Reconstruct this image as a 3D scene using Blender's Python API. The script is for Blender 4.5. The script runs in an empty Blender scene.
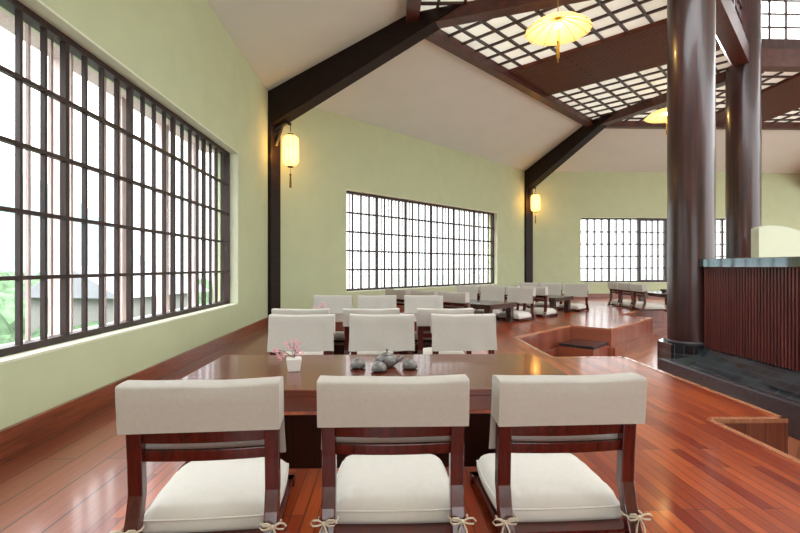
import bpy, bmesh, math, random
from mathutils import Vector, Matrix, noise
random.seed(7)
SKY0, SKY1 = 2.9, 11.5
PI = math.pi
S = bpy.context.scene
COL = S.collection
R = math.radians
T225 = math.tan(R(22.5))

# ------------------------------------------------------------------ materials
def nodes(name):
    m = bpy.data.materials.new(name); m.use_nodes = True
    nt = m.node_tree; b = nt.nodes['Principled BSDF']
    return m, nt, b
def N(nt, t, **kw):
    n = nt.nodes.new(t)
    for k, v in kw.items():
        if k in n.inputs: n.inputs[k].default_value = v
        else: setattr(n, k, v)
    return n
def L(nt, a, ao, b, bi): nt.links.new(a.outputs[ao], b.inputs[bi])
def c4(c): return (c[0], c[1], c[2], 1)

def plain(name, col, rough=.5, var=.08, scale=8, spec=.5, coat=0, bump=0, stretch=None, metal=0, bscale=None):
    m, nt, b = nodes(name)
    tc = N(nt, 'ShaderNodeTexCoord'); mp = N(nt, 'ShaderNodeMapping')
    if stretch: mp.inputs['Scale'].default_value = stretch
    nz = N(nt, 'ShaderNodeTexNoise', Scale=scale, Detail=4.0)
    L(nt, tc, 'Object', mp, 'Vector'); L(nt, mp, 'Vector', nz, 'Vector')
    rp = N(nt, 'ShaderNodeValToRGB')
    rp.color_ramp.elements[0].position = .3; rp.color_ramp.elements[1].position = .7
    rp.color_ramp.elements[0].color = c4([x*(1-var) for x in col]); rp.color_ramp.elements[1].color = c4([min(1, x*(1+var)) for x in col])
    L(nt, nz, 'Fac', rp, 'Fac'); L(nt, rp, 'Color', b, 'Base Color')
    b.inputs['Roughness'].default_value = rough
    b.inputs['Specular IOR Level'].default_value = spec
    b.inputs['Coat Weight'].default_value = coat; b.inputs['Coat Roughness'].default_value = .08
    b.inputs['Metallic'].default_value = metal
    if bump:
        n2 = N(nt, 'ShaderNodeTexNoise', Scale=bscale or scale*4, Detail=3.0); L(nt, mp, 'Vector', n2, 'Vector')
        bp = N(nt, 'ShaderNodeBump', Strength=bump, Distance=.02); L(nt, n2, 'Fac', bp, 'Height'); L(nt, bp, 'Normal', b, 'Normal')
    return m

def planks(name, c1, c2, w, ln, rough, axis='y', rot=0, coat=.5, mort=.0025, mcol=(.02, .008, .005), spec=.5):
    """boards along y (floor), or upright boards (axis 'v')"""
    m, nt, b = nodes(name)
    tc = N(nt, 'ShaderNodeTexCoord'); sp = N(nt, 'ShaderNodeSeparateXYZ'); cb = N(nt, 'ShaderNodeCombineXYZ')
    mp = N(nt, 'ShaderNodeMapping'); mp.inputs['Rotation'].default_value = (0, 0, rot)
    L(nt, tc, 'Object', mp, 'Vector'); L(nt, mp, 'Vector', sp, 'Vector')
    if axis == 'y':
        L(nt, sp, 'Y', cb, 'X'); L(nt, sp, 'X', cb, 'Y')
    else:
        ad = N(nt, 'ShaderNodeMath', operation='ADD'); L(nt, sp, 'X', ad, 0); L(nt, sp, 'Y', ad, 1)
        L(nt, sp, 'Z', cb, 'X'); L(nt, ad, 'Value', cb, 'Y')
    br = N(nt, 'ShaderNodeTexBrick')
    br.inputs['Scale'].default_value = 1
    br.inputs['Color1'].default_value = c4(c1); br.inputs['Color2'].default_value = c4(c2); br.inputs['Mortar'].default_value = c4(mcol)
    br.inputs['Mortar Size'].default_value = mort; br.inputs['Mortar Smooth'].default_value = .2
    br.inputs['Brick Width'].default_value = ln; br.inputs['Row Height'].default_value = w
    br.offset = .37; br.offset_frequency = 3
    L(nt, cb, 'Vector', br, 'Vector')
    st = N(nt, 'ShaderNodeMapping'); st.inputs['Scale'].default_value = (3, 60, 1)
    L(nt, cb, 'Vector', st, 'Vector')
    nz = N(nt, 'ShaderNodeTexNoise', Scale=1.0, Detail=5.0); L(nt, st, 'Vector', nz, 'Vector')
    hs = N(nt, 'ShaderNodeHueSaturation'); L(nt, br, 'Color', hs, 'Color')
    mr = N(nt, 'ShaderNodeMapRange'); mr.inputs['To Min'].default_value = .55; mr.inputs['To Max'].default_value = 1.45
    L(nt, nz, 'Fac', mr, 'Value'); L(nt, mr, 'Result', hs, 'Value')
    L(nt, hs, 'Color', b, 'Base Color')
    b.inputs['Roughness'].default_value = rough; b.inputs['Coat Weight'].default_value = coat; b.inputs['Coat Roughness'].default_value = .12
    b.inputs['Specular IOR Level'].default_value = spec
    bp = N(nt, 'ShaderNodeBump', Strength=.25, Distance=.004); L(nt, br, 'Fac', bp, 'Height'); bp.invert = True
    L(nt, bp, 'Normal', b, 'Normal')
    return m

def wide_boards(m, xs, c1, c2, w):
    nt = m.node_tree; br = [n for n in nt.nodes if n.type == 'TEX_BRICK'][0]; hs = [n for n in nt.nodes if n.type == 'HUE_SAT'][0]; sp = [n for n in nt.nodes if n.type == 'SEPXYZ'][0]
    b2 = N(nt, 'ShaderNodeTexBrick'); b2.offset = .37; b2.offset_frequency = 2
    for k_, v_ in (('Scale', 1), ('Color1', c4(c1)), ('Color2', c4(c2)), ('Mortar', (.02, .008, .006, 1)), ('Mortar Size', .004), ('Brick Width', 2.6), ('Row Height', w)): b2.inputs[k_].default_value = v_
    nt.links.new(br.inputs['Vector'].links[0].from_socket, b2.inputs['Vector'])
    lt = N(nt, 'ShaderNodeMath', operation='LESS_THAN'); L(nt, sp, 'X', lt, 0); lt.inputs[1].default_value = xs
    mx = N(nt, 'ShaderNodeMix', data_type='RGBA'); L(nt, lt, 'Value', mx, 'Factor')
    nt.links.new(br.outputs['Color'], mx.inputs[6]); nt.links.new(b2.outputs['Color'], mx.inputs[7]); nt.links.new(mx.outputs[2], hs.inputs['Color'])
def wood(name, col, rough=.25, coat=.4, var=.35, stretch=(40, 40, 3), scale=1.5, spec=.5):
    return plain(name, col, rough, var, scale, spec, coat, 0, stretch)

M = {}
M['wall'] = plain('sage green plaster', (.52, .58, .375), .8, .03, 3, .2)
M['reveal'] = plain('pale green plaster', (.70, .74, .58), .8, .02, 3, .2)
M['ceiling'] = plain('warm white plaster', (.70, .755, .735), .85, .02, 2, .2)
M['floor'] = planks('red hardwood floor', (.19, .016, .004), (.41, .080, .018), .058, .66, .28, coat=.30, mcol=(.05,.012,.006))
wide_boards(M['floor'], -1.19, (.15, .033, .015), (.27, .070, .034), .17)
M['lowfloor'] = planks('lower hardwood floor', (.22, .045, .018), (.45, .16, .07), .085, 1.1, .28, rot=R(45))
M['riser'] = planks('upright boards', (.17, .040, .020), (.27, .075, .040), .14, 4, .32, 'v')
M['pit'] = planks('shaded mahogany pit boards', (.045, .010, .006), (.070, .016, .009), .14, 4, .35, 'v')  # mahogany tone, with the shade inside the pit put into the colour
M['edge'] = wood('pale nosing wood', (.46, .19, .10), .22, .5, .2)  # lighter red-brown than the boards: edge highlight put into the colour
M['skirt'] = wood('baseboard wood', (.21, .055, .024), .3, .3, stretch=(3, 3, 40))
M['beam'] = wood('dark beam wood', (.013, .005, .005), .5, .0, spec=.25, stretch=(6, 6, 6))
M['trimred'] = wood('red brown trim wood', (.075, .017, .012), .45, .05, stretch=(5, 5, 5))
M['column'] = wood('lacquered column wood', (.036, .010, .010), .30, .3, .6, (14, 14, .8))
M['reed'] = wood('reeded bar wood', (.095, .020, .017), .35, .3, .4, (14, 14, .8))
M['lattice'] = wood('lattice wood', (.045, .013, .010), .45, .1)
M['band'] = planks('grooved ceiling boards', (.15, .042, .025), (.18, .050, .030), .075, 6, .55, coat=0, mort=.022, mcol=(.018,.005,.004), rot=R(-45), spec=.2)
M['band3'] = planks('grooved ceiling boards straight', (.15, .042, .025), (.18, .050, .030), .075, 6, .55, coat=0, mort=.022, mcol=(.018,.005,.004), spec=.2)
M['winframe'] = wood('window frame wood', (.028, .013, .012), .5, .0)
M['outpost'] = wood('bloom-paled pink wood', (.66, .52, .51), .6, 0, .15)  # pink wood made paler, bloom of the bright windows put into the colour
M['chair'] = wood('mahogany chair wood', (.070, .006, .004), .25, .3, .45, (30, 30, 4))
M['table'] = wood('dark table wood', (.115, .024, .012), .24, .28, .35, (3, 40, 3))
M['farwood'] = wood('dark walnut wood', (.045, .022, .016), .25, .4, .35, (3, 40, 3))
M['linen'] = plain('cream linen', (.51, .49, .45), .85, .03, 60, .15, 0, .10, bscale=220)
M['cushion'] = plain('cream cotton', (.64, .62, .57), .85, .02, 30, .15, 0, .08, bscale=160)
M['cord'] = plain('cotton cord', (.60, .53, .42), .9, .05, 90, .1)
M['tile'] = None
M['granite'] = plain('black granite', (.02, .022, .026), .12, .5, 60, .5, .5)
M['curb'] = plain('grey black stone', (.055, .045, .052), .3, .25, 20, .5, .2)
M['ceramic'] = plain('grey ceramic', (.17, .165, .16), .3, .15, 30, .5, .3)
M['darkclay'] = plain('dark saucer', (.03, .024, .022), .3, .2, 30)
M['white'] = plain('white glaze', (.85, .84, .82), .2, .01, 10, .5, .3)
M['pink'] = plain('pink petals', (.78, .40, .47), .7, .25, 90, .2)
M['twig'] = plain('brown twig', (.16, .07, .06), .8, .2, 40, .2)
M['cane'] = plain('lantern ribs', (.40, .24, .04), .6, .1, 30, .2)
M['tassel'] = plain('gold tassel', (.55, .33, .05), .7, .2, 60, .2)
M['darktassel'] = plain('bronze tassel', (.20, .13, .04), .7, .2, 60, .2)
M['iron'] = plain('black iron', (.012, .010, .010), .45, .2, 30)
M['foliage'] = plain('hazy pale foliage', (.085, .135, .075), .9, .45, 1.2, .1, 0, 0)  # green kept pale, outdoor haze put into the colour
M['hill'] = plain('hazy far hills', (.15, .20, .21), .95, .12, .02, .1)  # pale bluish tone stands in for distance haze
M['earth'] = plain('pale ground', (.22, .25, .22), .95, .2, .3, .1)
M['housewall'] = plain('pale house wall', (.22, .21, .20), .9, .05, 1, .1)
M['roof'] = plain('pale roof sheet', (.20, .20, .22), .6, .06, 2, .3)
M['arch'] = plain('pale green partition', (.55, .61, .47), .8, .02, 3, .2)
def tile_mat(upright=False):
    m, nt, b = nodes('glazed black tile')
    tc = N(nt, 'ShaderNodeTexCoord'); sp = N(nt, 'ShaderNodeSeparateXYZ'); cb = N(nt, 'ShaderNodeCombineXYZ')
    L(nt, tc, 'Object', sp, 'Vector')
    ad = N(nt, 'ShaderNodeMath', operation='ADD'); L(nt, sp, 'X', ad, 0); L(nt, sp, 'Z', ad, 1)
    L(nt, sp, 'Y', cb, 'X'); L(nt, ad, 'Value', cb, 'Y')
    if upright:
        nt.links.clear(); L(nt, b, 'BSDF', nt.nodes['Material Output'], 'Surface'); L(nt, tc, 'Object', sp, 'Vector')
        sb = N(nt, 'ShaderNodeMath', operation='SUBTRACT'); L(nt, sp, 'X', sb, 0); L(nt, sp, 'Y', sb, 1); L(nt, sb, 'Value', cb, 'X'); L(nt, sp, 'Z', cb, 'Y')
    br = N(nt, 'ShaderNodeTexBrick'); br.offset = 0
    br.inputs['Scale'].default_value = 1
    br.inputs['Color1'].default_value = (.008, .012, .015, 1); br.inputs['Color2'].default_value = (.03, .045, .055, 1); br.inputs['Mortar'].default_value = (.06, .065, .065, 1)
    br.inputs['Mortar Size'].default_value = .004; br.inputs['Brick Width'].default_value = .15; br.inputs['Row Height'].default_value = .13
    L(nt, cb, 'Vector', br, 'Vector'); L(nt, br, 'Color', b, 'Base Color')
    b.inputs['Roughness'].default_value = .06; b.inputs['IOR'].default_value = 1.9; b.inputs['Specular IOR Level'].default_value = .6; b.inputs['Coat Weight'].default_value = 1; b.inputs['Coat Roughness'].default_value = .04
    bp = N(nt, 'ShaderNodeBump', Strength=.4, Distance=.003); bp.invert = True
    L(nt, br, 'Fac', bp, 'Height'); L(nt, bp, 'Normal', b, 'Normal')
    return m
M['tile'] = tile_mat(); M['plinth'] = tile_mat(True)
def paper(name, col, emit, trans=.5):
    m, nt, b = nodes(name)
    b.inputs['Base Color'].default_value = c4(col); b.inputs['Roughness'].default_value = .9
    b.inputs['Emission Color'].default_value = c4(col); b.inputs['Emission Strength'].default_value = emit
    nz = N(nt, 'ShaderNodeTexNoise', Scale=40.0); bp = N(nt, 'ShaderNodeBump', Strength=.1); L(nt, nz, 'Fac', bp, 'Height'); L(nt, bp, 'Normal', b, 'Normal')
    return m
M['silk'] = paper('lit yellow silk', (1.0, .74, .27), .85)
M['lantern'] = paper2 = paper('lit cream lantern paper', (1.0, .74, .30), 1.7)
def see_through(m, f, col):
    nt = m.node_tree; b = nt.nodes['Principled BSDF']
    tr = N(nt, 'ShaderNodeBsdfTransparent'); tr.inputs['Color'].default_value = c4(col)
    mx = N(nt, 'ShaderNodeMixShader'); mx.inputs[0].default_value = f
    L(nt, b, 'BSDF', mx, 1); L(nt, tr, 'BSDF', mx, 2); L(nt, mx, 'Shader', nt.nodes['Material Output'], 'Surface')
see_through(paper2, .30, (1, .8, .45))
def lamp(parent, loc, power, r):
    d = bpy.data.lights.new('bulb_light', 'POINT'); d.energy = power; d.color = (1.0, .66, .26); d.shadow_soft_size = r
    o = bpy.data.objects.new('bulb_light', d); COL.objects.link(o); o.location = (parent.location.x+loc[0], parent.location.y+loc[1], parent.location.z+loc[2])
M['bulb'] = paper('bulb', (1.0, .9, .6), 9)
def translucent_panel():
    m, nt, b = nodes('white ceiling panel')
    b.inputs['Base Color'].default_value = (.80, .79, .74, 1); b.inputs['Roughness'].default_value = .8
    tr = N(nt, 'ShaderNodeBsdfTranslucent'); tr.inputs['Color'].default_value = (.9, .9, .84, 1)
    mx = N(nt, 'ShaderNodeMixShader'); mx.inputs[0].default_value = .22
    L(nt, b, 'BSDF', mx, 1); L(nt, tr, 'BSDF', mx, 2)
    L(nt, mx, 'Shader', nt.nodes['Material Output'], 'Surface')
    return m
M['panel'] = translucent_panel()
def glass():
    m, nt, b = nodes('window glass')
    nt.nodes.remove(b)
    tr = N(nt, 'ShaderNodeBsdfTransparent'); tr.inputs['Color'].default_value = (.97, .985, .98, 1)
    gl = N(nt, 'ShaderNodeBsdfGlossy'); gl.inputs['Roughness'].default_value = .03
    lw_ = N(nt, 'ShaderNodeLayerWeight', Blend=.5); pw = N(nt, 'ShaderNodeMath', operation='POWER'); pw.inputs[1].default_value = 4
    ml = N(nt, 'ShaderNodeMath', operation='MULTIPLY_ADD'); ml.inputs[1].default_value = .25; ml.inputs[2].default_value = .02
    L(nt, lw_, 'Facing', pw, 0); L(nt, pw, 'Value', ml, 0)
    mx = N(nt, 'ShaderNodeMixShader'); L(nt, ml, 'Value', mx, 0); L(nt, tr, 'BSDF', mx, 1); L(nt, gl, 'BSDF', mx, 2)
    L(nt, mx, 'Shader', nt.nodes['Material Output'], 'Surface')
    return m
M['glass'] = glass()

# ------------------------------------------------------------------ mesh helpers
def obj(name, bm, m, parent=None, smooth=False, bevel=0, loc=None):
    me = bpy.data.meshes.new(name)
    bmesh.ops.recalc_face_normals(bm, faces=bm.faces)
    bm.to_mesh(me); bm.free()
    o = bpy.data.objects.new(name, me); COL.objects.link(o)
    if m: me.materials.append(m)
    if parent: o.parent = parent
    if loc: o.location = loc
    if smooth:
        for p in me.polygons: p.use_smooth = True
    if bevel:
        md = o.modifiers.new('bevel', 'BEVEL'); md.width = bevel; md.segments = 2; md.limit_method = 'ANGLE'
    return o
def struct(name, bm, m, parent=None, **k):
    o = obj(name, bm, m, parent, **k)
    if parent is None: o['kind'] = 'structure'
    return o
def thing(name, label, cat, loc=(0, 0, 0), rotz=0, group=None):
    o = bpy.data.objects.new(name, None); COL.objects.link(o)
    o.empty_display_size = .1
    o.location = loc; o.rotation_euler = (0, 0, rotz); o['label'] = label; o['category'] = cat
    if group: o['group'] = group
    return o
def tag(o, label, cat, group=None):
    o['label'] = label; o['category'] = cat
    if group: o['group'] = group
    return o
def dup(root, loc, rotz, label, group=None):
    r = root.copy(); COL.objects.link(r); r.location = loc; r.rotation_euler = (0, 0, rotz); r['label'] = label
    if group: r['group'] = group
    for ch in list(root.children):
        c = ch.copy(); COL.objects.link(c); c.parent = r
        for g in ch.children:
            d = g.copy(); COL.objects.link(d); d.parent = c
    return r
B = bmesh.new
def box(bm, x0, x1, y0, y1, z0, z1, f=None):
    v = [bm.verts.new(f(x, y, z) if f else (x, y, z)) for z in (z0, z1) for y in (y0, y1) for x in (x0, x1)]
    for q in ((0, 2, 3, 1), (4, 5, 7, 6), (0, 1, 5, 4), (2, 6, 7, 3), (0, 4, 6, 2), (1, 3, 7, 5)):
        bm.faces.new([v[i] for i in q])
def hexa(bm, bot, top):
    """prism between two same-length point lists"""
    a = [bm.verts.new(p) for p in bot]; b = [bm.verts.new(p) for p in top]; n = len(a)
    bm.faces.new(a[::-1]); bm.faces.new(b)
    for i in range(n): bm.faces.new([a[i], a[(i+1) % n], b[(i+1) % n], b[i]])
def bar(bm, p, q, w, h, up=Vector((0, 0, 1))):
    p, q = Vector(p), Vector(q); d = (q-p).normalized(); s = d.cross(up).normalized(); u = s.cross(d)
    c = [(s*a*w/2+u*b_*h/2) for a, b_ in ((-1, -1), (1, -1), (1, 1), (-1, 1))]
    hexa(bm, [p+x for x in c], [q+x for x in c])
def tube(bm, pts, r, n=8, caps=True):
    pts = [Vector(p) for p in pts]; rings = []
    up = Vector((0, 0, 1))
    for i, p in enumerate(pts):
        d = (pts[min(i+1, len(pts)-1)]-pts[max(i-1, 0)]).normalized()
        a = up if abs(d.dot(up)) < .95 else Vector((1, 0, 0))
        s = d.cross(a).normalized(); u = s.cross(d)
        rr = r[i] if isinstance(r, (list, tuple)) else r
        rings.append([bm.verts.new(p+rr*(s*math.cos(2*PI*k/n)+u*math.sin(2*PI*k/n))) for k in range(n)])
    for a, b in zip(rings, rings[1:]):
        for k in range(n): bm.faces.new([a[k], a[(k+1) % n], b[(k+1) % n], b[k]])
    if caps: bm.faces.new(rings[0][::-1]); bm.faces.new(rings[-1])
def lathe(bm, prof, n=32, c=(0, 0, 0), rf=None):
    rings = []
    for r, z in prof:
        if r < 1e-5: rings.append([bm.verts.new((c[0], c[1], c[2]+z))])
        else:
            rings.append([bm.verts.new((c[0]+r*(rf(k) if rf else 1)*math.cos(2*PI*k/n), c[1]+r*(rf(k) if rf else 1)*math.sin(2*PI*k/n), c[2]+z)) for k in range(n)])
    for a, b in zip(rings, rings[1:]):
        if len(a) == 1 and len(b) == 1: continue
        for k in range(n):
            k2 = (k+1) % n
            if len(a) == 1: bm.faces.new([a[0], b[k2], b[k]])
            elif len(b) == 1: bm.faces.new([a[k], a[k2], b[0]])
            else: bm.faces.new([a[k], a[k2], b[k2], b[k]])
def sweep(bm, path, prof):
    """prof(i) gives list of points at station i"""
    rings = [[bm.verts.new(p) for p in prof(q)] for q in path]
    n = len(rings[0])
    for a, b in zip(rings, rings[1:]):
        for k in range(n): bm.faces.new([a[k], a[(k+1) % n], b[(k+1) % n], b[k]])
    bm.faces.new(rings[0][::-1]); bm.faces.new(rings[-1])

# ------------------------------------------------------------------ the room frame (regular octagon, side 9.56)
H = 1.05; SIDE = 9.56; LOW = -.45
WH = 4.19; CW = 2.47; CH = 5.05; RW = 6.13
s2 = math.sqrt(.5)
FR = {1: (Vector((-2.13, 8.57-SIDE, 0)), Vector((0, 1, 0)), Vector((1, 0, 0))),
      2: (Vector((-2.13, 8.57, 0)), Vector((s2, s2, 0)), Vector((s2, -s2, 0))),
      3: (Vector((-2.13+SIDE*s2, 8.57+SIDE*s2, 0)), Vector((1, 0, 0)), Vector((0, -1, 0)))}
def P(k, u, w, z=0):
    o, U, W = FR[k]; p = o+U*u+W*w; return Vector((p.x, p.y, z))
def fr(k): return lambda u, w, z: P(k, u, w, z)
def fbox(bm, k, u0, u1, w0, w1, z0, z1): box(bm, u0, u1, w0, w1, z0, z1, fr(k))

FR[4] = (Vector((-2.13+SIDE*s2+SIDE, 8.57+SIDE*s2, 0)), Vector((s2, -s2, 0)), Vector((-s2, -s2, 0)))
FR[8] = (Vector((-2.13+SIDE*s2, 8.57-SIDE-SIDE*s2, 0)), Vector((-s2, s2, 0)), Vector((s2, s2, 0)))
FR[7] = (Vector((-2.13+SIDE*s2+SIDE, 8.57-SIDE-SIDE*s2, 0)), Vector((-1, 0, 0)), Vector((0, 1, 0)))
WU0, WU1, WZ0, WZ1 = 1.80, 7.72, .52, 2.67
SN = {1: 'left', 2: 'back', 3: 'far', 4: 'right', 8: 'near', 7: 'rear'}
for k in (1, 2, 3, 4, 7, 8):
    bm = B(); d = -.30; e = .30*T225
    def slab(u0, u1, z0, z1, a=0, b=0):
        hexa(bm, [P(k, u0, 0, z0), P(k, u1, 0, z0), P(k, u1+b, d, z0), P(k, u0-a, d, z0)],
             [P(k, u0, 0, z1), P(k, u1, 0, z1), P(k, u1+b, d, z1), P(k, u0-a, d, z1)])
    slab(0, WU0, LOW, 4.35, e, 0); slab(WU1, SIDE, LOW, 4.35, 0, e)
    if k == 7: slab(WU0, WU1, LOW, 4.35)
    else: slab(WU0, WU1, LOW, WZ0); slab(WU0, WU1, WZ1, 4.35)
    struct('wall_'+SN[k], bm, M['wall'])
    # baseboard
    bm = B(); hexa(bm, [P(k, 0, 0), P(k, SIDE, 0), P(k, SIDE-.03*T225, .03), P(k, .03*T225, .03)],
                   [P(k, 0, 0, .15), P(k, SIDE, 0, .15), P(k, SIDE-.03*T225, .03, .15), P(k, .03*T225, .03, .15)])
    struct('baseboard_'+SN[k], bm, M['skirt'])
    # sloping plaster ceiling
    bm = B(); a = CW*T225; zt = WH
    hexa(bm, [P(k, 0, 0, WH), P(k, SIDE, 0, WH), P(k, SIDE-a, CW, CH), P(k, a, CW, CH)],
         [P(k, 0, 0, WH+.1), P(k, SIDE, 0, WH+.1), P(k, SIDE-a, CW, CH+.1), P(k, a, CW, CH+.1)])
    struct('ceiling_'+SN[k], bm, M['ceiling'])
    if k > 6:      # behind the camera: the level part of the ceiling
        bm = B(); b_ = RW*T225
        hexa(bm, [P(k, a, CW, CH), P(k, SIDE-a, CW, CH), P(k, SIDE-b_, RW, CH), P(k, b_, RW, CH)], [P(k, a, CW, CH+.05), P(k, SIDE-a, CW, CH+.05), P(k, SIDE-b_, RW, CH+.05), P(k, b_, RW, CH+.05)])
        struct('ceiling_level_'+SN[k], bm, M['ceiling'])

# ------------------------------------------------------------------ windows
def window(k, nb, casement=False):
    root = bpy.data.objects.new('window_%d' % k, None); COL.objects.link(root); root['kind'] = 'structure'
    wp = -.14
    bm = B()
    f = .05
    fbox(bm, k, WU0, WU1, wp-.06, wp+.03, WZ0, WZ0+f); fbox(bm, k, WU0, WU1, wp-.06, wp+.03, WZ1-f, WZ1)
    fbox(bm, k, WU0, WU0+f, wp-.06, wp+.03, WZ0+f, WZ1-f); fbox(bm, k, WU1-f, WU1, wp-.06, wp+.03, WZ0+f, WZ1-f)
    struct('window_frame', bm, M['winframe'], root)
    n = nb*4; du = (WU1-WU0-2*f)/n; h = (WZ1-WZ0-2*f)
    mid = (SIDE/2-.98, SIDE/2+.98)
    bm = B()
    for i in range(1, n):
        u = WU0+f+i*du
        if casement and mid[0]-.05 < u < mid[1]+.05: continue
        wd = (.019 if i % 4 == 0 else .012) if k == 1 else (.030 if i % 4 == 0 else .017)
        fbox(bm, k, u-wd, u+wd, wp-(.02 if i % 4 == 0 else .01), wp+.022, WZ0+f, WZ1-f)
    spans = [(WU0+f, WU1-f)] if not casement else [(WU0+f, mid[0]), (mid[1], WU1-f)]
    for j in range(1, 5):
        z = WZ0+f+j*h/5
        for a, b in spans: hb = .013 if k == 1 else .018; fbox(bm, k, a, b, wp-.012, wp+.026, z-hb, z+hb)
    struct('muntins', bm, M['winframe'], root)
    if casement:
        for a, b in ((mid[0], SIDE/2), (SIDE/2, mid[1])):
            bm = B(); t = .085
            fbox(bm, k, a, a+t, wp-.06, wp+.05, WZ0, WZ1); fbox(bm, k, b-t, b, wp-.06, wp+.05, WZ0, WZ1)
            fbox(bm, k, a+t, b-t, wp-.06, wp+.05, WZ0, WZ0+t); fbox(bm, k, a+t, b-t, wp-.06, wp+.05, WZ1-t, WZ1)
            for i in range(1, 4):
                u = a+t+i*(b-a-2*t)/4; fbox(bm, k, u-.016, u+.016, wp-.03, wp+.02, WZ0+t, WZ1-t)
            for j in range(1, 5):
                z = WZ0+t+j*(WZ1-WZ0-2*t)/5; fbox(bm, k, a+t, b-t, wp-.03, wp+.02, z-.016, z+.016)
            struct('sash', bm, M['winframe'], root)
    bm = B(); fbox(bm, k, WU0+.01, WU1-.01, wp-.012, wp-.008, WZ0+.01, WZ1-.01)
    struct('pane', bm, M['glass'], root)
    # outer posts, and slats behind each muntin, in bloom-paled pink
    bm = B()
    for i in range(n+1):
        u = WU0+f+i*du
        if i % 4 == 2 and k == 1:
            fbox(bm, k, u-.065, u+.065, wp-.34, wp-.26, WZ0-.05, WZ1+.05)
        elif 0 < i < n: fbox(bm, k, u-.012, u+.012, wp-.105, wp-.085, WZ0-.02, WZ1+.02)
    for a in (WZ0-.03, WZ1): fbox(bm, k, WU0, WU1, wp-.34, wp-.16, a, a+.03)
    struct('outer_post', bm, M['outpost'], root)
    # painted reveal / sill
    bm = B()
    fbox(bm, k, WU0, WU1, wp+.03, .004, WZ0-.012, WZ0+.004); fbox(bm, k, WU0, WU1, wp+.03, .004, WZ1-.004, WZ1+.012)
    fbox(bm, k, WU0-.012, WU0+.004, wp+.03, .004, WZ0, WZ1); fbox(bm, k, WU1-.004, WU1+.012, wp+.03, .004, WZ0, WZ1)
    struct('window_sill', bm, M['reveal'], root)
window(1, 7); window(2, 6); window(3, 6, True); window(4, 6)

# ------------------------------------------------------------------ raised floor with stair notches and table pits
E = 4.75; NE = 4.05                     # distance of platform edge / notch edge from the walls
n1 = (SIDE-3.22, SIDE-5.43); E1 = 4.89; NE2 = 4.36             # notch ends along wall 1 (far, near spur)
poly = [P(8, 4.78, 0), P(8, 4.78, NE2), P(8, SIDE-NE2*T225, NE2), P(1, n1[1], NE2), P(1, n1[1], E1), P(1, n1[0], E1), P(1, n1[0], NE),
        P(2, NE*T225, NE), P(2, 3.59, NE), P(2, 3.59, E), P(2, SIDE-3.59, E), P(2, SIDE-3.59, NE),
        P(3, NE*T225, NE), P(3, 3.4, NE), P(3, 3.4, E), P(3, SIDE-E*T225, E), P(4, SIDE-3, E), P(4, SIDE-3, 0), P(3, SIDE, 0), P(3, 0, 0), P(2, 0, 0), P(1, 0, 0)]
TX0, TX1 = -1.16, 1.06
pits = [(-1.08, .98, 2.44, 3.32), (-1.18, .88, 5.37, 6.25)]
bm = B()
edges = []
def loop(pts):
    vs = [bm.verts.new((p[0], p[1], 0)) for p in pts]
    for i in range(len(vs)): edges.append(bm.edges.new((vs[i], vs[(i+1) % len(vs)])))
loop(poly)
for a, b, c, d in pits: loop([(a, c), (b, c), (b, d), (a, d)])
bmesh.ops.triangle_fill(bm, edges=edges, use_beauty=True)
for f in bm.faces:
    if f.normal.z < 0: f.normal_flip()
me = bpy.data.meshes.new('floor'); bm.to_mesh(me); bm.free()
fl = bpy.data.objects.new('floor', me); COL.objects.link(fl); me.materials.append(M['floor']); fl['kind'] = 'structure'
# risers
bm = B()
for i in range(len(poly)-5):
    p, q = poly[i], poly[i+1]
    if i == 0: continue
    d = (q-p).normalized(); nrm = Vector((d.y, -d.x, 0))
    if nrm.length < .1: continue
    a = [p, q, q-nrm*(-.0), p]
    v = [bm.verts.new((p.x, p.y, 0)), bm.verts.new((q.x, q.y, 0)), bm.verts.new((q.x, q.y, LOW)), bm.verts.new((p.x, p.y, LOW))]
    bm.faces.new(v)
struct('trim_1', bm, M['riser'])
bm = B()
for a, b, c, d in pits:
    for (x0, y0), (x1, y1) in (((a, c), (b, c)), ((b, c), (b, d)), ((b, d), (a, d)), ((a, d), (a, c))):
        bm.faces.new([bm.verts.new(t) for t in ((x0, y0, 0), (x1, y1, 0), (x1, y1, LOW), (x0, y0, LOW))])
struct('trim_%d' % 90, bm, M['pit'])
# nosing strips along the platform edge
bm = B()
for i in range(1, len(poly)-6):
    p, q = poly[i], poly[i+1]; d = (q-p).normalized(); nin = Vector((-d.y, d.x, 0))
    c = nin*.02
    bar(bm, p+c+Vector((0, 0, -.011)), q+c+Vector((0, 0, -.011)), .045, .03)
struct('trim_2', bm, M['edge'])
# low base ledge at the foot of the risers
bm = B()
for i in (7, 8, 9, 10, 11, 12, 4, 5, 6):
    p, q = poly[i], poly[i+1]; d = (q-p).normalized(); nin = Vector((-d.y, d.x, 0))
    c = nin*(-.04)+Vector((0, 0, LOW+.07))
    bar(bm, p+c-d*.04, q+c+d*.04, .08, .14)
struct('trim_3', bm, M['riser'])
# lower floor
bm = B(); bm.faces.new([bm.verts.new((x, y, LOW)) for x, y in ((-2.1, -7.7), (14.2, -7.7), (14.2, 15.3), (-2.1, 15.3))])
struct('floor_lower', bm, M['lowfloor'])

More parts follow.
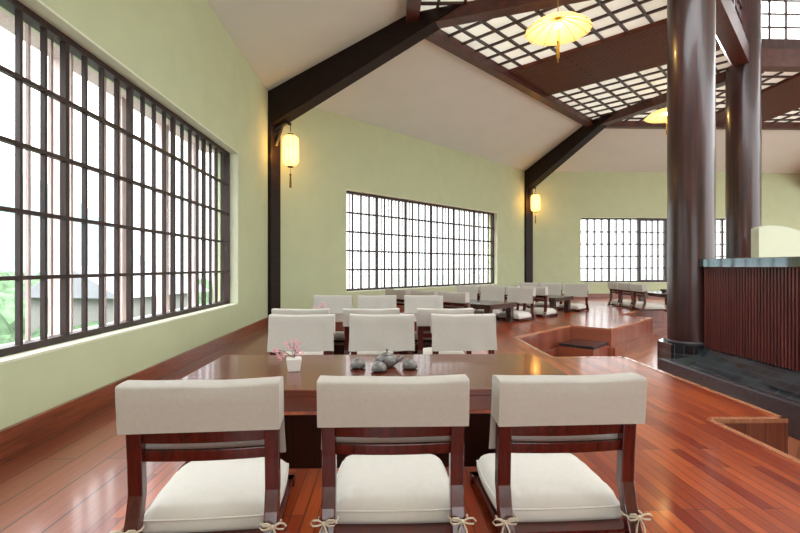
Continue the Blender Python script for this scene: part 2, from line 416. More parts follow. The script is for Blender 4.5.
# steps in the notches
def step(label, k, u0, u1, w0, w1):
    t = thing('entry_step', label, 'step', P(k, (u0+u1)/2, (w0+w1)/2, LOW))
    o = t.location
    f = lambda u, w, z: P(k, u, w, z)-o
    bm = B(); box(bm, u0, u1, w0, w1, LOW, -.27, f); obj('riser', bm, M['riser'], t)
    bm = B(); box(bm, u0+.01, u1-.03, w0+.01, w1, -.27, -.22, f); obj('stone_slab', bm, M['granite'], t, bevel=.006)
step('dark stone slab step in the far stair notch beside the pale block of floor', 2, 2.9, 3.585, NE+.085, E-.03)
step('dark stone slab step in the stair notch at the right edge of the photo', 1, n1[1]-.9, n1[1]-.005, NE2+.005, E1-.06)

# ------------------------------------------------------------------ posts, beams, ceiling timbers
def hipdir(k): # corner at start of wall k, direction to the room centre
    o, U, W = FR[k]; d = (U*math.sin(R(22.5))+W*math.cos(R(22.5))); return o, d.normalized()
def hp(k, s, z, off=0):
    o, d = hipdir(k); n = Vector((-d.y, d.x, 0)); p = o+d*s+n*off; return Vector((p.x, p.y, z))
for k, nm in ((2, 'nearer'), (3, 'farther'), (4, 'right')):
    bm = B(); g = .145
    hexa(bm, [hp(k, -.10, 0, -g), hp(k, -.10, 0, g), hp(k, .13, 0, g), hp(k, .13, 0, -g)], [hp(k, -.10, 3.62, -g), hp(k, -.10, 3.62, g), hp(k, .13, 3.62, g), hp(k, .13, 3.62, -g)])
    o = obj('timber_post', bm, M['beam'], bevel=.008)
    tag(o, {2: 'dark square timber post in the corner right of the big left window', 3: 'dark square timber post in the far corner between the two back windows', 4: 'dark square timber post just beyond the right edge of the photo'}[k], 'post')
    bm = B(); pr = [(-.08, 3.58), (.16, 3.60), (3.62, 5.05), (2.62, 5.04), (-.08, 4.14)]
    hexa(bm, [hp(k, s, z, -.14) for s, z in pr], [hp(k, s, z, .14) for s, z in pr])
    o = obj('roof_beam', bm, M['beam'], bevel=.006)
    tag(o, {2: 'deep dark sloping roof beam rising from the post beside the left window', 3: 'dark sloping roof beam rising from the far corner post behind the column', 4: 'dark sloping roof beam beyond the right edge of the photo'}[k], 'beam')
    bm = B(); bar(bm, hp(k, 2.7, CH-.08), hp(k, 6.35, CH-.08), .24, .22)
    o = obj('hip_rafter', bm, M['trimred'], bevel=.005)
    tag(o, {2: 'reddish level timber between lattice ceiling panels above the near roof beam', 3: 'reddish level timber between lattice ceiling panels passing behind the big column', 4: 'reddish level timber beyond the right edge of the photo'}[k], 'beam')
n_tr = 4
for k in (1, 2, 3, 4):
    a = CW*T225; b2 = (CW+.2)*T225
    bm = B()
    hexa(bm, [P(k, a, CW-.04, CH-.14), P(k, SIDE-a, CW-.04, CH-.14), P(k, SIDE-b2, CW+.16, CH-.14), P(k, b2, CW+.16, CH-.14)],
         [P(k, a, CW-.04, CH+.05), P(k, SIDE-a, CW-.04, CH+.05), P(k, SIDE-b2, CW+.16, CH+.05), P(k, b2, CW+.16, CH+.05)])
    struct('trim_%d' % n_tr, bm, M['trimred']); n_tr += 1
# lattice panels and grooved boards
BW = .88
def lattice(k, side, label):
    um = SIDE/2; w0, w1 = CW+.16, RW-.18
    lo = lambda w: w*T225+.13
    if side < 0: ua, ub = lo, (lambda w: um-BW)
    else: ua, ub = (lambda w: um+BW), (lambda w: SIDE-lo(w))
    t = thing('lattice_ceiling_panel', label, 'ceiling panel', P(k, (ua(4.3)+ub(4.3))/2, 4.3, CH))
    o = t.location
    bm = B(); hexa(bm, [P(k, u, w, CH+.02)-o for u, w in ((ua(w0), w0), (ub(w0), w0), (ub(w1), w1), (ua(w1), w1))],
                   [P(k, u, w, CH+.04)-o for u, w in ((ua(w0), w0), (ub(w0), w0), (ub(w1), w1), (ua(w1), w1))])
    obj('panel_sheet', bm, M['panel'], t)
    bm = B(); sp = .40; bw = .021
    w = w0+.28
    while w < w1:
        bar(bm, P(k, ua(w), w, CH-.01)-o, P(k, ub(w), w, CH+.001)-o, bw*2, .04); w += sp
    base = um-BW if side < 0 else um+BW
    for i in range(1, 14):
        u = base+side*i*sp
        if side < 0: wmax = min(w1, (u-.13)/T225)
        else: wmax = min(w1, (SIDE-u-.13)/T225)
        if wmax < w0+.1: continue
        bar(bm, P(k, u, w0, CH-.012)-o, P(k, u, wmax, CH+.001)-o, bw*2, .036)
    obj('lattice', bm, M['lattice'], t)
lattice(2, -1, 'white ceiling panel with dark lattice behind the large yellow umbrella lantern')
lattice(2, 1, 'white ceiling panel with dark lattice left of the big column, beyond the grooved boards')
lattice(3, -1, 'farthest left lattice ceiling panel, seen between the two columns')
lattice(3, 1, 'lattice ceiling panel at the right edge beyond the second column')
lattice(4, -1, 'lattice ceiling panel beyond the right edge of the photo')
lattice(1, -1, 'lattice ceiling panel overhead, outside the top edge of the photo')
lattice(1, 1, 'sliver of lattice ceiling at the top edge above the near roof beam')
for k, lab in ((2, 'broad dark grooved board panel crossing the ceiling below the umbrella lantern'), (3, 'broad dark grooved board panel in the ceiling right of the second column')):
    bm = B(); fbox(bm, k, SIDE/2-BW, SIDE/2+BW, CW+.16, RW-.18, CH-.05, CH+.05)
    o = obj('grooved_board_panel', bm, M['band'] if k == 2 else M['band3']); tag(o, lab, 'ceiling panel')

# ------------------------------------------------------------------ columns and clerestory
V1 = hp(2, 6.63, 0); V2 = hp(3, 6.63, 0); V3 = Vector((V2.x+4.48, V2.y, 0)); V0 = Vector((V1.x, V1.y-4.48, 0))
def column(v, r, z0, label):
    t = thing('wooden_column', label, 'column', (v.x, v.y, z0))
    bm = B(); lathe(bm, [(0, 0), (r, 0), (r, .02), (r, 7.0-z0), (0, 7.0-z0)], 48)
    o = obj('shaft', bm, M['column'], t, smooth=True)
    md = o.modifiers.new('e', 'EDGE_SPLIT'); md.split_angle = R(40)
    bm = B(); lathe(bm, [(r, 0), (r+.010, 0), (r+.010, .025), (r+.004, .035), (r, .035)], 48)
    obj('base_ring', bm, M['curb'], t, smooth=True)
column(V1, .272, .055, 'thick dark lacquered column in front, standing on the black tiled plinth')
column(V2, .295, LOW, 'second dark lacquered column, standing behind the reeded bar front')
def ringside(a, b, nm, cat_lab, first):
    d = (b-a).normalized(); a2 = a+d*.2; b2 = b-d*.2
    t = thing('clerestory_window', cat_lab, 'window', (a.x, a.y, CH))
    o = t.location
    z = lambda p, h: Vector((p.x, p.y, h))-o
    bm = B(); bar(bm, z(a, 5.21), z(b, 5.21), .26, .36); obj('tie_beam', bm, M['trimred'], t, bevel=.006)
    bm = B(); bar(bm, z(a2, 5.50), z(b2, 5.50), .14, .22); bar(bm, z(a2, 6.98), z(b2, 6.98), .14, .16)
    ln = (b2-a2).length; nb = 3
    for i in range(nb+1):
        p = a2+d*(ln*i/nb); bar(bm, z(p, 5.6), z(p, 6.9), .14, .12, up=d)
    obj('frame', bm, M['column'], t)
    bm = B(); n = 12
    for i in range(1, n):
        p = a2+d*(ln*i/n); bar(bm, z(p, 5.6), z(p, 6.9), .025, .04, up=d)
    for j in range(1, 5):
        h = 5.6+j*.27; bar(bm, z(a2, h), z(b2, h), .04, .025)
    obj('lattice', bm, M['column'], t)
    bm = B(); bar(bm, z(a2, 6.25), z(b2, 6.25), .006, 1.3); obj('pane', bm, M['glass'], t)
ringside(V1, V2, 2, 'raised lattice window band between the two columns, at the top edge', True)
ringside(V2, V3, 3, 'raised lattice window band in the top right corner, right of the second column', False)

cx_, cy_ = -2.13+SIDE*(.5+s2), 8.57-SIDE/2; ap = SIDE*(.5+s2)-RW+.25; rr = ap/math.cos(PI/8)
bm = B(); oc = [(cx_+rr*math.cos(PI/8+PI/4*i), cy_+rr*math.sin(PI/8+PI/4*i)) for i in range(8)]
hexa(bm, [(x, y, 7.06) for x, y in oc], [(x, y, 7.16) for x, y in oc]); struct('ceiling_centre', bm, M['ceiling'])

# ------------------------------------------------------------------ bar with reeded front and tiled skirt
Y0b, Y1b = 1.6, V1.y-.05
t = thing('bar_counter', 'dark reeded wooden bar front with black tiled top and sloping tiled skirt', 'bar', (3.95, 4, LOW))
o = t.location
bm = B()
n = int((Y1b-.25-Y0b)/.042)
box(bm, 0.03, .23, Y0b-o.y, Y1b-.2-o.y, .47, 1.52)
obj('bar_body', bm, M['column'], t)
bm = B()
for i in range(n):
    y = Y0b+.02+i*.042-o.y
    pr = [(.035, y-.019), (.0, y-.010), (-.004, y), (.0, y+.010), (.035, y+.019)]
    hexa(bm, [(x, yy, .495) for x, yy in pr], [(x, yy, 1.49) for x, yy in pr])
obj('reeded_front', bm, M['reed'], t)
bm = B(); box(bm, -.035, .45, Y0b-o.y, Y1b-.22-o.y, 1.49, 1.595); obj('counter_top', bm, M['tile'], t, bevel=.006)
bm = B()
ya, yb = Y0b-o.y, V1.y-.02-o.y
pr = [(-.33, .30), (-.30, .30), (0.03, .495), (.55, .495), (.55, 0), (-.33, 0)]
# skirt: follows the ring and turns the corner behind the column
def ext(x): return (x)*T225
hexa(bm, [(x, ya, z) for x, z in pr], [(x, yb-ext(x)*0+(-x if x < .04 else 0)*0.0, z) for x, z in pr])
obj('tiled_skirt', bm, M['tile'], t)
bm = B(); box(bm, -.40, -.33, ya, yb, 0, .30); obj('stone_curb', bm, M['curb'], t, bevel=.006)
# tiled plinth under the column
t = thing('column_plinth', 'black tiled plinth under the front column', 'plinth', (V1.x, V1.y, LOW))
bm = B(); ra = .36/math.cos(PI/8)
oc = [(ra*math.cos(PI/8+PI/4*i), ra*math.sin(PI/8+PI/4*i)) for i in range(8)]
hexa(bm, [(x, y, 0) for x, y in oc], [(x, y, .505) for x, y in oc])
obj('tiled_block', bm, M['plinth'], t)

# curved pale partition behind the bar
bm = B()
pr = [(0, LOW), (0, 1.66), (.10, 1.695), (.22, 1.70)]
for i in range(1, 13):
    a = PI/2*i/12; pr.append((.22+.78*math.sin(a), 1.0+.70*math.cos(a)))
pr.append((1.0, LOW))
px, py = 5.90, 7.25
hexa(bm, [(px+x, py-x*.10, z) for x, z in pr], [(px+x, py+.16-x*.10, z) for x, z in pr])
o = obj('curved_partition', bm, M['arch']); tag(o, 'pale green partition with a rounded top behind the bar counter', 'partition')

# ------------------------------------------------------------------ chairs
def cover_bm(w=.262, seed=0):
    bm = B()
    prof = [(-.052, .505), (-.053, .54), (-.053, .60), (-.052, .655), (-.050, .663), (-.044, .667), (0, .669), (.038, .667), (.046, .664), (.049, .655), (.050, .60), (.052, .52), (.054, .45), (.056, .41), (.058, .375)]
    nx = 25; g = []
    for i in range(nx):
        x = -w+2*w*i/(nx-1); row = []
        for j, (y, z) in enumerate(prof):
            nz = noise.noise(Vector((x*9+seed, z*9, y*30)))
            fr_ = j > 8
            yy = y+(.006 if fr_ else .002)*nz*(1.4 if z < .5 else .6)
            zz = z+(.006*noise.noise(Vector((x*7, seed+3, 1))) if j == len(prof)-1 else 0)+(.003*noise.noise(Vector((x*6, seed+9, 4))) if 3 < j < 9 else 0)
            zz -= .006*(1-(x/w)**2) if 3 < j < 10 else 0
            xx = x*(1+(.03 if (fr_ and z < .5) else 0)*(.5-z)/.12*.6) if fr_ else x
            row.append(bm.verts.new((xx, yy, zz)))
        g.append(row)
    for a, b in zip(g, g[1:]):
        for j in range(len(prof)-1): bm.faces.new([a[j], a[j+1], b[j+1], b[j]])
    # stitched side gussets
    for row in (g[0], g[-1]):
        back = row[:7]; front = row[7:]
        for j in range(5):
            pa, pb = row[j], row[j+1]
            ja = min(range(7, len(prof)), key=lambda q: abs(prof[q][1]-prof[j][1])); jb = min(range(7, len(prof)), key=lambda q: abs(prof[q][1]-prof[j+1][1]))
            try:
                if ja != jb: bm.faces.new([pa, pb, row[jb], row[ja]])
                else: bm.faces.new([pa, pb, row[ja]])
            except ValueError: pass
    return bm
def cushion_bm():
    bm = B(); n = 22; top = []; hw, hd = .232, .225
    for i in range(n+1):
        row = []
        for j in range(n+1):
            x = -1+2*i/n; y = -1+2*j/n
            sx = math.copysign(abs(x)**.8, x); sy = math.copysign(abs(y)**.8, y)
            e = (1-abs(sx)**5)*(1-abs(sy)**5)
            z = .205+.055*max(e, 0)**.45
            wr = noise.noise(Vector((sx*7, sy*1.2, 3)))*.018*(abs(sy)**3)*(1 if sy < 0 else .5)+noise.noise(Vector((sx*1.4, sy*5, 8)))*.006*abs(sx)**3
            z += wr*(1 if e > .02 else 0)
            k = 1-.05*(abs(sx*sy))**2
            bow = 1-.02*(1-sx*sx) if abs(y) == 1 else 1
            row.append(bm.verts.new((hw*sx*k, hd*sy*k*bow, z)))
        top.append(row)
    for a, b in zip(top, top[1:]):
        for j in range(n): bm.faces.new([a[j], b[j], b[j+1], a[j+1]])
    rim = [top[i][0] for i in range(n+1)]+[top[n][j] for j in range(1, n+1)]+[top[i][n] for i in range(n-1, -1, -1)]+[top[0][j] for j in range(n-1, 0, -1)]
    pts = [v.co.copy() for v in rim]
    prev = rim
    for zz, sc in ((.190, 1.012), (.172, 1.01), (.158, .99)):
        cur = [bm.verts.new((p.x*sc, p.y*sc, zz)) for p in pts]
        for q in range(len(cur)):
            q2 = (q+1) % len(cur); bm.faces.new([prev[q], prev[q2], cur[q2], cur[q]])
        prev = cur
    bm.faces.new(prev)
    return bm, pts
def make_chair(label):
    t = thing('floor_chair', label, 'chair')
    wd = M['chair']
    post = [(-.072, 0), (-.070, .05), (-.062, .12), (-.046, .175), (-.020, .235), (-.002, .30), (.0, .38), (.0, .50), (.0, .62), (.0, .652)]
    lean = lambda b_: [setattr(v.co, 'y', v.co.y-.09*max(0, v.co.z-.3)) for v in b_.verts] and b_
    for s in (-1, 1):
        bm = B()
        def sec(i):
            y, z = post[i]; hw = .0245; th = .020
            x = s*.229
            return [(x-hw, y-th, z), (x+hw, y-th, z), (x+hw, y+th, z), (x-hw, y+th, z)]
        sweep(bm, range(len(post)), sec); lean(bm)
        o = obj('back_post', bm, wd, t, bevel=.004)
    def rail(z0, z1, bow, nm):
        bm = B(); n = 12
        def sec(i):
            x = -.206+.412*i/n; y = -bow*(1-(x/.206)**2)+.004
            return [(x, y-.010, z0), (x, y+.010, z0), (x, y+.010, z1), (x, y-.010, z1)]
        sweep(bm, range(n+1), sec); lean(bm); return obj(nm, bm, wd, t, bevel=.003)
    rail(.585, .650, .012, 'top_rail'); rail(.445, .492, .014, 'back_rail'); rail(.382, .424, .014, 'back_rail')
    bm = B(); box(bm, -.20, .20, -.062, -.036, .05, .148); obj('seat_rail', bm, wd, t, bevel=.003)
    for s in (-1, 1):
        bm = B(); x = s*.229
        def sec2(i):
            y, z0, z1 = [(-.05, .060, .150), (.05, .06, .150), (.40, .10, .150), (.455, .10, .150)][i]
            return [(x-.018, y, z0), (x+.018, y, z0), (x+.018, y, z1), (x-.018, y, z1)]
        sweep(bm, range(4), sec2); obj('side_rail', bm, wd, t, bevel=.003)
        bm = B(); hexa(bm, [(x-.020, .425, 0), (x+.020, .425, 0), (x+.020, .465, 0), (x-.020, .465, 0)], [(x-.024, .41, .150), (x+.024, .41, .150), (x+.024, .46, .150), (x-.024, .46, .150)])
        obj('front_leg', bm, wd, t, bevel=.004)
    bm = B(); box(bm, -.21, .21, .425, .45, .085, .148); obj('front_rail', bm, wd, t, bevel=.003)
    bm = B(); box(bm, -.215, .215, -.055, .435, .145, .157); obj('seat_board', bm, wd, t)
    bm, pts = cushion_bm()
    for v in bm.verts: v.co.y += .225
    cu = obj('cushion', bm, M['cushion'], t, smooth=True)
    bm = B(); q = [Vector((p.x*1.008, p.y*1.008+.225, p.z-.002)) for p in pts]; tube(bm, q+[q[0]], .0035, 6, False); obj('piping', bm, M['cushion'], cu, smooth=True)
    cv = obj('back_cover', lean(cover_bm()), M['linen'], t, smooth=True)
    md = cv.modifiers.new('s', 'SOLIDIFY'); md.thickness = .003; md.offset = 0
    md = cv.modifiers.new('e', 'EDGE_SPLIT'); md.split_angle = R(60)
    for s in (-1, 1):
        bm = B(); x = s*.229; y = -.062; z = .205
        tube(bm, [(x-.033, y+.03, z), (x-.033, y+.008, z), (x-.02, y-.008, z), (x, y-.010, z), (x+.02, y-.008, z), (x+.033, y+.008, z), (x+.033, y+.03, z)], .0035, 6)
        for q in (-1, 1):
            lp = [(x+s*.012+q*a, y-.013-.004*math.sin(b_), z+c) for a, b_, c in ((0, 0, 0), (.018, 1, .012), (.036, 2, .012), (.045, 2.5, .002), (.036, 2, -.007), (.018, 1, -.006), (0, 0, 0))]
            tube(bm, lp, .0032, 6)
            tube(bm, [(x+s*.012, y-.014, z), (x+s*.012+q*.012, y-.018, z-.025), (x+s*.012+q*.017, y-.02, z-.06), (x+s*.012+q*.015, y-.022, z-.085)], .0032, 6)
        bmesh.ops.create_uvsphere(bm, u_segments=8, v_segments=6, radius=.007, matrix=Matrix.Translation((x+s*.012, y-.013, z)))
        obj('tie', bm, M['cord'], t, smooth=True)
    # low legless-chair proportions: squash the seat height, keep the back
    zo = [0, .15, .158, .30, .382, .424, .445, .492, .505, .669, .70]; zn = [0, .046, .054, .215, .334, .376, .402, .450, .458, .632, .66]
    def zmap(z):
        if z < 0: return z
        for a, b, c, d in zip(zo, zo[1:], zn, zn[1:]):
            if z <= b: return c+(d-c)*(z-a)/(b-a)
        return z
    for ch in t.children_recursive:
        for v in ch.data.vertices: v.co = (v.co.x*1.065, v.co.y*1.065, zmap(v.co.z))
    return t
chair0 = None
def chair(x, y, rot, label, group):
    global chair0
    if chair0 is None:
        chair0 = make_chair(label); chair0.location = (x, y, 0); chair0.rotation_euler = (0, 0, rot); chair0['group'] = group
        return chair0
    return dup(chair0, (x, y, 0), rot, label, group)

G1 = 'floor chairs around the low tables'
side3 = ('left', 'middle', 'right')
for (x, y, r), sd in zip(((-.675, 1.765, R(4)), (.024, 1.80, 0), (.69, 1.80, R(2))), side3):
    chair(x, y, r, '%s chair of the nearest row, seen from behind, with cream back cover and seat cushion' % {'left': 'leftmost', 'middle': 'middle', 'right': 'rightmost'}[sd], G1)
for x, sd in zip((-.737, -.043, .668), side3):
    chair(x, 4.06, PI+R(random.uniform(-2, 2)), '%s cream covered chair on the far side of the nearest table, facing the camera' % sd, G1)
for x, sd in zip((-.85, -.155, .58), side3):
    chair(x, 4.70, R(random.uniform(-2, 2)), '%s chair with its back to the camera directly behind the nearest table\'s far chairs' % sd, G1)
for x, sd in zip((-.78, -.144, .536), side3):
    chair(x, 6.80, PI+R(random.uniform(-2, 2)), '%s cream chair on the far side of the second table, facing the camera' % sd, G1)
W3 = (2.9, 2.26, 1.62)
nm3 = ('right', 'middle', 'left')
for u, r, tx in ((1.70, -R(45), '%s chair with back to the camera at the angled table under the back window'),
                 (3.90, R(135), '%s cream chair beyond the angled table, in front of the back window'),
                 (4.50, -R(45), '%s chair of the back-turned row at the farther angled table near the corner post'),
                 (6.60, R(135), '%s cream chair on the far side of the farther angled table, by the far corner')):
    for w, sd in zip(W3, nm3):
        p = P(2, u, w)
        chair(p.x, p.y, r+R(random.uniform(-4, 4)), tx % sd, G1)
for y, sd in zip((10.95, 11.58, 12.22), ('nearest', 'middle', 'farthest')):
    chair(6.02+(y-10.95)*.03, y, -PI/2+R(random.uniform(-4, 4)), '%s of three side-on chairs left of the big column, under the far window' % sd, G1)

# ------------------------------------------------------------------ tables
def table(label, mat, cx, cy, rot, ln, dp, ht, leg_z0, thick=.035, apron=.075, leg=.085, inset=.05, lx=None):
    t = thing('low_table', label, 'table', (cx, cy, 0), rot, 'low dark dining tables')
    bm = B(); box(bm, -ln/2, ln/2, -dp/2, dp/2, ht-thick, ht); obj('tabletop', bm, mat, t, bevel=.006)
    bm = B(); a, b = ln/2-.015, dp/2-.015
    for s in (-1, 1):
        box(bm, -a, a, s*b-.012, s*b+.012, ht-thick-apron, ht-thick); box(bm, s*a-.012, s*a+.012, -b, b, ht-thick-apron, ht-thick)
    obj('apron', bm, mat, t)
    lx = lx or ln/2-inset-leg/2
    for sx in (-1, 1):
        for sy in (-1, 1):
            x, y = sx*lx, sy*(dp/2-inset-leg/2)
            bm = B(); box(bm, x-leg/2, x+leg/2, y-leg/2, y+leg/2, leg_z0, ht-thick); obj('leg', bm, mat, t, bevel=.004)
    return t
TH = .42
table('nearest long low table carrying the grey tea set and white flower pot', M['table'], (TX0+TX1)/2, 2.87, 0, TX1-TX0, .96, TH, LOW, leg=.08, lx=.95)
table('second low table, hidden behind the first two rows of chairs', M['table'], -.15, 5.81, 0, 2.2, .96, TH, LOW, leg=.08, lx=.93)
p = P(2, 2.98, 2.0); table('angled low table with thick legs under the back window', M['farwood'], p.x, p.y, -R(45), 2.15, .95, .37, 0, apron=.05, leg=.11)
p = P(2, 5.55, 2.0); table('farther angled low table beside the corner post', M['farwood'], p.x, p.y, -R(45), 2.15, .95, .37, 0, apron=.05, leg=.11)
table('low table set with dishes left of the big column, under the far window', M['farwood'], 7.3, 11.6, -PI/2, 2.1, .95, .37, 0, apron=.05, leg=.11)

# ------------------------------------------------------------------ tea things and flowers
def teapot(loc, label, s=1):
    t = thing('teapot', label, 'teapot', loc)
    bm = B(); lathe(bm, [(0, 0), (.040, 0), (.058, .012), (.068, .032), (.066, .052), (.052, .068), (.036, .074), (0, .074)], 28); obj('body', bm, M['ceramic'], t, smooth=True)
    bm = B(); lathe(bm, [(0, .072), (.042, .072), (.042, .078), (.020, .087), (.007, .090), (.006, .097), (.011, .103), (.009, .111), (0, .113)], 24); obj('lid', bm, M['ceramic'], t, smooth=True)
    bm = B(); tube(bm, [(.055, -.02, .035), (.080, -.027, .045), (.094, -.032, .062), (.102, -.035, .072)], [.016, .012, .009, .008], 10); obj('spout', bm, M['ceramic'], t, smooth=True)
    bm = B(); tube(bm, [(-.03, -.055, .05), (-.045, -.085, .057), (-.06, -.115, .066)], [.011, .010, .013], 10); obj('handle', bm, M['ceramic'], t, smooth=True)
    return t
def cup(loc, label):
    t = thing('tea_cup', label, 'cup', loc, 0, 'tea cups on the nearest table')
    bm = B(); lathe(bm, [(0, 0), (.030, 0), (.048, .008), (.050, .012), (.030, .009), (0, .008)], 28); obj('saucer', bm, M['darkclay'], t, smooth=True)
    bm = B(); lathe(bm, [(.041, .010), (.045, .018), (.044, .032), (.037, .045), (.024, .053), (.017, .055), (.017, .061), (.013, .060), (.012, .055), (0, .055)], 28); obj('cup', bm, M['ceramic'], t, smooth=True)
    return t
def at(px, z, y):   # point at height z seen at pixel column px, world y (used only to read positions)
    a = math.atan((px-400)/467)+R(1.6); return (math.tan(a)*y, y, z)
teapot(at(387, TH, 2.95), 'grey ceramic teapot with lid among the cups on the nearest table')
cup(at(358, TH, 2.90), 'grey upturned tea cup on a dark saucer left of the teapot')
cup(at(379, TH, 2.80), 'grey upturned tea cup on a dark saucer in front of the teapot')
cup(at(410, TH, 2.88), 'grey upturned tea cup on a dark saucer right of the teapot')
def flower(loc, label, seed):
    rnd = random.Random(seed)
    t = thing('flower_pot', label, 'flower pot', loc, R(12))
    bm = B(); a, b, h = .034, .046, .078
    hexa(bm, [(-a, -a, 0), (a, -a, 0), (a, a, 0), (-a, a, 0)], [(-b, -b, h), (b, -b, h), (b, b, h), (-b, b, h)])
    obj('pot', bm, M['white'], t, bevel=.005)
    bm = B(); bl = B()
    for (dx, dy, dz) in ((.0, .01, .10), (.02, 0, .075), (-.10, -.02, .055), (-.075, .0, .02), (-.03, .01, .085), (.035, -.01, .05)):
        e = Vector((dx, dy, h+dz)); p0 = Vector((0, 0, h-.004)); m_ = (p0+e)/2+Vector((dx*.1, 0, .02))
        tube(bm, [p0, m_, e], .0018, 5)
        for q in range(6):
            c = e+Vector((rnd.uniform(-.02, .02), rnd.uniform(-.02, .02), rnd.uniform(-.03, .016)))
            for pt in range(4):
                an = pt*PI/2+rnd.random(); d = Vector((math.cos(an), math.sin(an)*.6, math.sin(an)*.8)).normalized()*.007
                bmesh.ops.create_icosphere(bl, subdivisions=1, radius=.0042, matrix=Matrix.Translation(c+d))
    obj('twig', bm, M['twig'], t)
    obj('blossom', bl, M['pink'], t, smooth=True)
flower(at(294, TH, 2.84), 'small white square pot with pink blossom twigs on the nearest table', 3)
flower(at(323, TH, 5.62), 'pink blossom twigs on the second table, in front of a cream chair', 5)
pp = (7.16, 11.2, .37)
for i, (dx, dy, lab) in enumerate(((0, 0, 'dark bowl nearest the column on the far dish-set table'), (-.05, .35, 'middle dark bowl on the far dish-set table'), (0, .7, 'farthest dark bowl on the far dish-set table'))):
    bm = B(); lathe(bm, [(0, 0), (.03, 0), (.035, .01), (.075, .05), (.085, .09), (.078, .09), (.06, .045), (0, .02)], 24)
    o = obj('bowl', bm, M['darkclay'], smooth=True, loc=(pp[0]+dx, pp[1]+dy, pp[2])); tag(o, lab, 'bowl', 'dishes on the far table')

# ------------------------------------------------------------------ lanterns
def capsule_lantern(k, s, z, label, side=0):
    p = hp(k, s, z, side)
    t = thing('hanging_lantern', label, 'lantern', (p.x, p.y, z), 0, 'capsule lanterns on the corner posts')
    n = 24; prof = [(.05, -.285)]
    for i in range(13):
        a = -PI/2+PI*i/12; prof.append((max(.05, .148*math.cos(a)**.7 if math.cos(a) > 1e-6 else .05), (.17 if math.sin(a) > 0 else -.17)+.11*math.sin(a)))
    prof.append((.05, .285))
    bm = B(); lathe(bm, prof, n, rf=lambda q: 1-.035*(q % 2)); obj('shade', bm, M['lantern'], t, smooth=True)
    bm = B()
    for q in range(12):
        a = 2*PI*q/12; tube(bm, [(r*1.004*math.cos(a), r*1.004*math.sin(a), zz) for r, zz in prof[1:-1]], .0035, 4)
    obj('ribs', bm, M['cane'], t)
    bm = B(); lathe(bm, [(0, .28), (.055, .28), (.055, .30), (.02, .31), (0, .31)], 16); lathe(bm, [(0, -.30), (.05, -.30), (.055, -.28), (0, -.28)], 16); obj('cap', bm, M['iron'], t)
    bm = B(); tube(bm, [(0, 0, -.33), (0, 0, -.42)], .004, 5); bmesh.ops.create_uvsphere(bm, u_segments=8, v_segments=6, radius=.022, matrix=Matrix.Translation((0, 0, -.43)))
    lathe(bm, [(0, -.44), (.014, -.45), (.022, -.66), (0, -.66)], 10); obj('tassel', bm, M['darktassel'], t)
    q = hp(k, .12, z, 0)-p
    bm = B(); tube(bm, [(0, 0, .34), (0, 0, .47)], .008, 6)
    pts = [Vector((0, 0, .47)), Vector((q.x*.25, q.y*.25, .52)), Vector((q.x*.6, q.y*.6, .47)), Vector((q.x, q.y, .40))]; tube(bm, pts, [.028, .038, .04, .045], 8)
    tube(bm, [Vector((q.x*.55, q.y*.55, .46)), Vector((q.x*.75, q.y*.75, .30)), Vector((q.x, q.y, .12))], [.03, .03, .042], 8)
    obj('bracket', bm, M['iron'], t); lamp(t, (0, 0, .0), 24, .05)
    return p
capsule_lantern(2, .44, 3.12, 'glowing capsule lantern with tassel on the post beside the left window')
capsule_lantern(3, .42, 3.10, 'glowing capsule lantern on the far corner post between the back windows')
def umbrella(loc, label):
    t = thing('umbrella_lantern', label, 'lantern', loc, R(7), 'umbrella lanterns')
    n = 96; rim = .455; K = 12
    sc = lambda q: 1-.035*abs(math.sin(PI*K*q/n*1.0))**.8*0-.03*(math.sin(PI*K*q/n)**2)
    prof = [(.02, .17), (.12, .155), (.25, .115), (.36, .06), (rim, -.02)]
    bm = B(); lathe(bm, prof, n, rf=sc); o = obj('canopy', bm, M['silk'], t, smooth=True)
    md = o.modifiers.new('s', 'SOLIDIFY'); md.thickness = .004; md.offset = 1
    bm = B()
    for q in range(K):
        a = 2*PI*q/K; tube(bm, [(r*math.cos(a), r*math.sin(a), z-.008) for r, z in prof], .0045, 5)
    obj('ribs', bm, M['cane'], t)
    bm = B(); tube(bm, [(0, 0, .17), (0, 0, CH-.02-loc[2])], .006, 6); tube(bm, [(0, 0, .17), (0, 0, -.16)], .008, 6); lathe(bm, [(0, .165), (.04, .165), (.03, .20), (0, .20)], 12); obj('rod', bm, M['cane'], t)
    bm = B(); bmesh.ops.create_uvsphere(bm, u_segments=16, v_segments=10, radius=.04, matrix=Matrix.Translation((0, 0, .055))); obj('bulb', bm, M['bulb'], t, smooth=True); lamp(t, (0, .0, -.03), 22, .03)
    bm = B(); bmesh.ops.create_uvsphere(bm, u_segments=10, v_segments=8, radius=.022, matrix=Matrix.Translation((0, 0, -.17))); lathe(bm, [(0, -.18), (.012, -.19), (.024, -.25), (.022, -.40), (0, -.40)], 12); lathe(bm, [(0, -.40), (.005, -.40), (.005, -.47), (0, -.47)], 6); obj('tassel', bm, M['tassel'], t, smooth=True)
def lw(px, d): # position at camera depth d
    xc = (px-400)/467*d; a = R(1.6); return xc*math.cos(a)+d*math.sin(a), -xc*math.sin(a)+d*math.cos(a)
x, y = lw(558, 6.6); umbrella((x, y, H+.507*6.6), 'large glowing yellow umbrella lantern at the top centre')
x, y = lw(667, 10.4); umbrella((x, y, H+.507*6.6), 'glowing yellow umbrella lantern half hidden behind the thick front column')

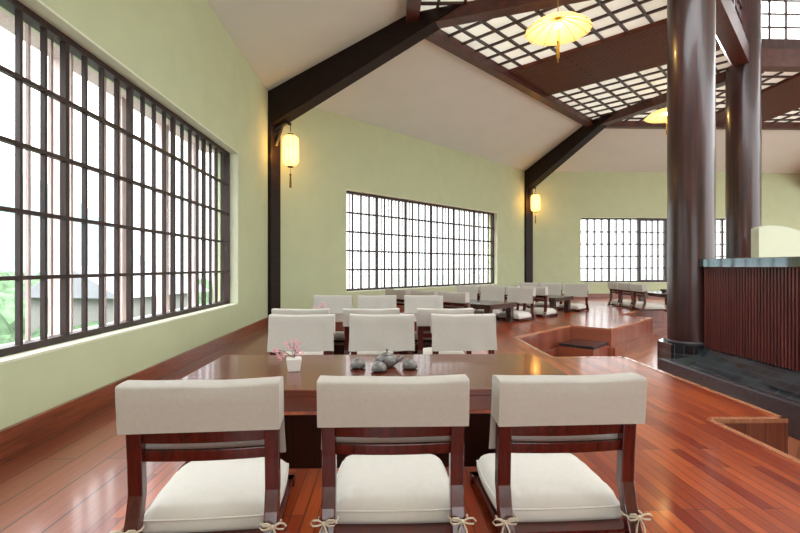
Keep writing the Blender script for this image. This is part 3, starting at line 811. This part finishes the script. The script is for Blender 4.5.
# ------------------------------------------------------------------ outside
bm = B(); bm.faces.new([bm.verts.new(p) for p in ((-300, -150, -6), (300, -150, -6), (300, 400, -6), (-300, 400, -6))])
o = struct('ground_outside', bm, M['earth'])
bm = B(); n = 70; g = []
for i in range(n):
    row = []
    for j in range(n):
        x = -10-38*i/(n-1); y = -6+60*j/(n-1)
        z = -5.4+.05*(-x-10)+1.7*abs(noise.noise(Vector((x*.35, y*.35, 1))))+1.0*noise.noise(Vector((x*1.1, y*1.1, 5)))+.5*noise.noise(Vector((x*2.5, y*2.5, 9)))+1.5+2.6*max(0, noise.noise(Vector((x*.12, y*.12, 4))))
        row.append(bm.verts.new((x, y, z+.8)))
    g.append(row)
for a, b in zip(g, g[1:]):
    for j in range(n-1): bm.faces.new([a[j], a[j+1], b[j+1], b[j]])
o = obj('treetops', bm, M['foliage']); tag(o, 'pale green treetops seen through the lower panes of the left window', 'trees'); o['kind'] = 'stuff'
bm = B(); g = []
for i in range(60):
    row = []
    for j in range(12):
        y = -60+5*i; x = -110-9*j
        hgt = (46+22*noise.noise(Vector((y*.02, 3, 0)))+5*noise.noise(Vector((y*.08, 8, 0))))
        row.append(bm.verts.new((x, y, -6+hgt*math.sin(min(1, j/9)*PI/2)+1.5*noise.noise(Vector((x*.1, y*.1, 2))))))
    g.append(row)
for a, b in zip(g, g[1:]):
    for j in range(11): bm.faces.new([a[j], a[j+1], b[j+1], b[j]])
struct('hills_outside', bm, M['hill'], smooth=True)
for (x, y, rz, lab) in ((-24, 22, .3, 'pale house with a low grey roof outside, left part of the left window'), (-15, 27, -.2, 'pale house with a grey roof outside, behind the middle of the left window')):
    t = thing('house', lab, 'house', (x, y, -6), rz)
    bm = B(); box(bm, -2.6, 2.6, -3.2, 3.2, 0, 5.6); obj('house_wall', bm, M['housewall'], t)
    bm = B(); hexa(bm, [(-3.1, -3.7, 5.5), (3.1, -3.7, 5.5), (0, -3.7, 7.1)], [(-3.1, 3.7, 5.5), (3.1, 3.7, 5.5), (0, 3.7, 7.1)]); obj('roof', bm, M['roof'], t)

# timbers that the photo's frame leaves out belong to the room shell
for o in list(COL.objects):
    if o.parent is None and any(q in o.get('label', '') for q in ('beyond the right edge', 'outside the top edge')):
        del o['label']; del o['category']; o['kind'] = 'structure'; o.name = 'trim_%d' % n_tr; n_tr += 1

# ------------------------------------------------------------------ light, camera
w = bpy.data.worlds.new('world'); S.world = w; w.use_nodes = True
nt = w.node_tree; bg = nt.nodes['Background']
# overcast sky: several times brighter overhead than at the horizon
tc = N(nt, 'ShaderNodeTexCoord'); sx = N(nt, 'ShaderNodeSeparateXYZ'); L(nt, tc, 'Generated', sx, 'Vector')
mr = N(nt, 'ShaderNodeMapRange')
for nm_, v_ in (('From Min', .12), ('From Max', .75), ('To Min', SKY0), ('To Max', SKY1)): mr.inputs[nm_].default_value = v_
L(nt, sx, 'Z', mr, 'Value'); L(nt, mr, 'Result', bg, 'Strength')
bg.inputs['Color'].default_value = (.96, .98, 1.0, 1)
cam = bpy.data.cameras.new('camera'); co = bpy.data.objects.new('camera', cam); COL.objects.link(co)
cam.sensor_width = 36; cam.lens = 467/800*36; cam.clip_start = .05; cam.clip_end = 1000
co.location = (0, 0, H); co.rotation_euler = (PI/2, 0, -R(1.6))
S.camera = co
S.view_settings.view_transform = 'Standard'; S.view_settings.look = 'None'; S.view_settings.gamma = 1; S.view_settings.use_curve_mapping = False
S.view_settings.exposure = .15
S.cycles.use_denoising = True
S.cycles.max_bounces = 12; S.cycles.diffuse_bounces = 6; S.cycles.glossy_bounces = 5; S.cycles.transparent_max_bounces = 16
S.cycles.sample_clamp_indirect = 6
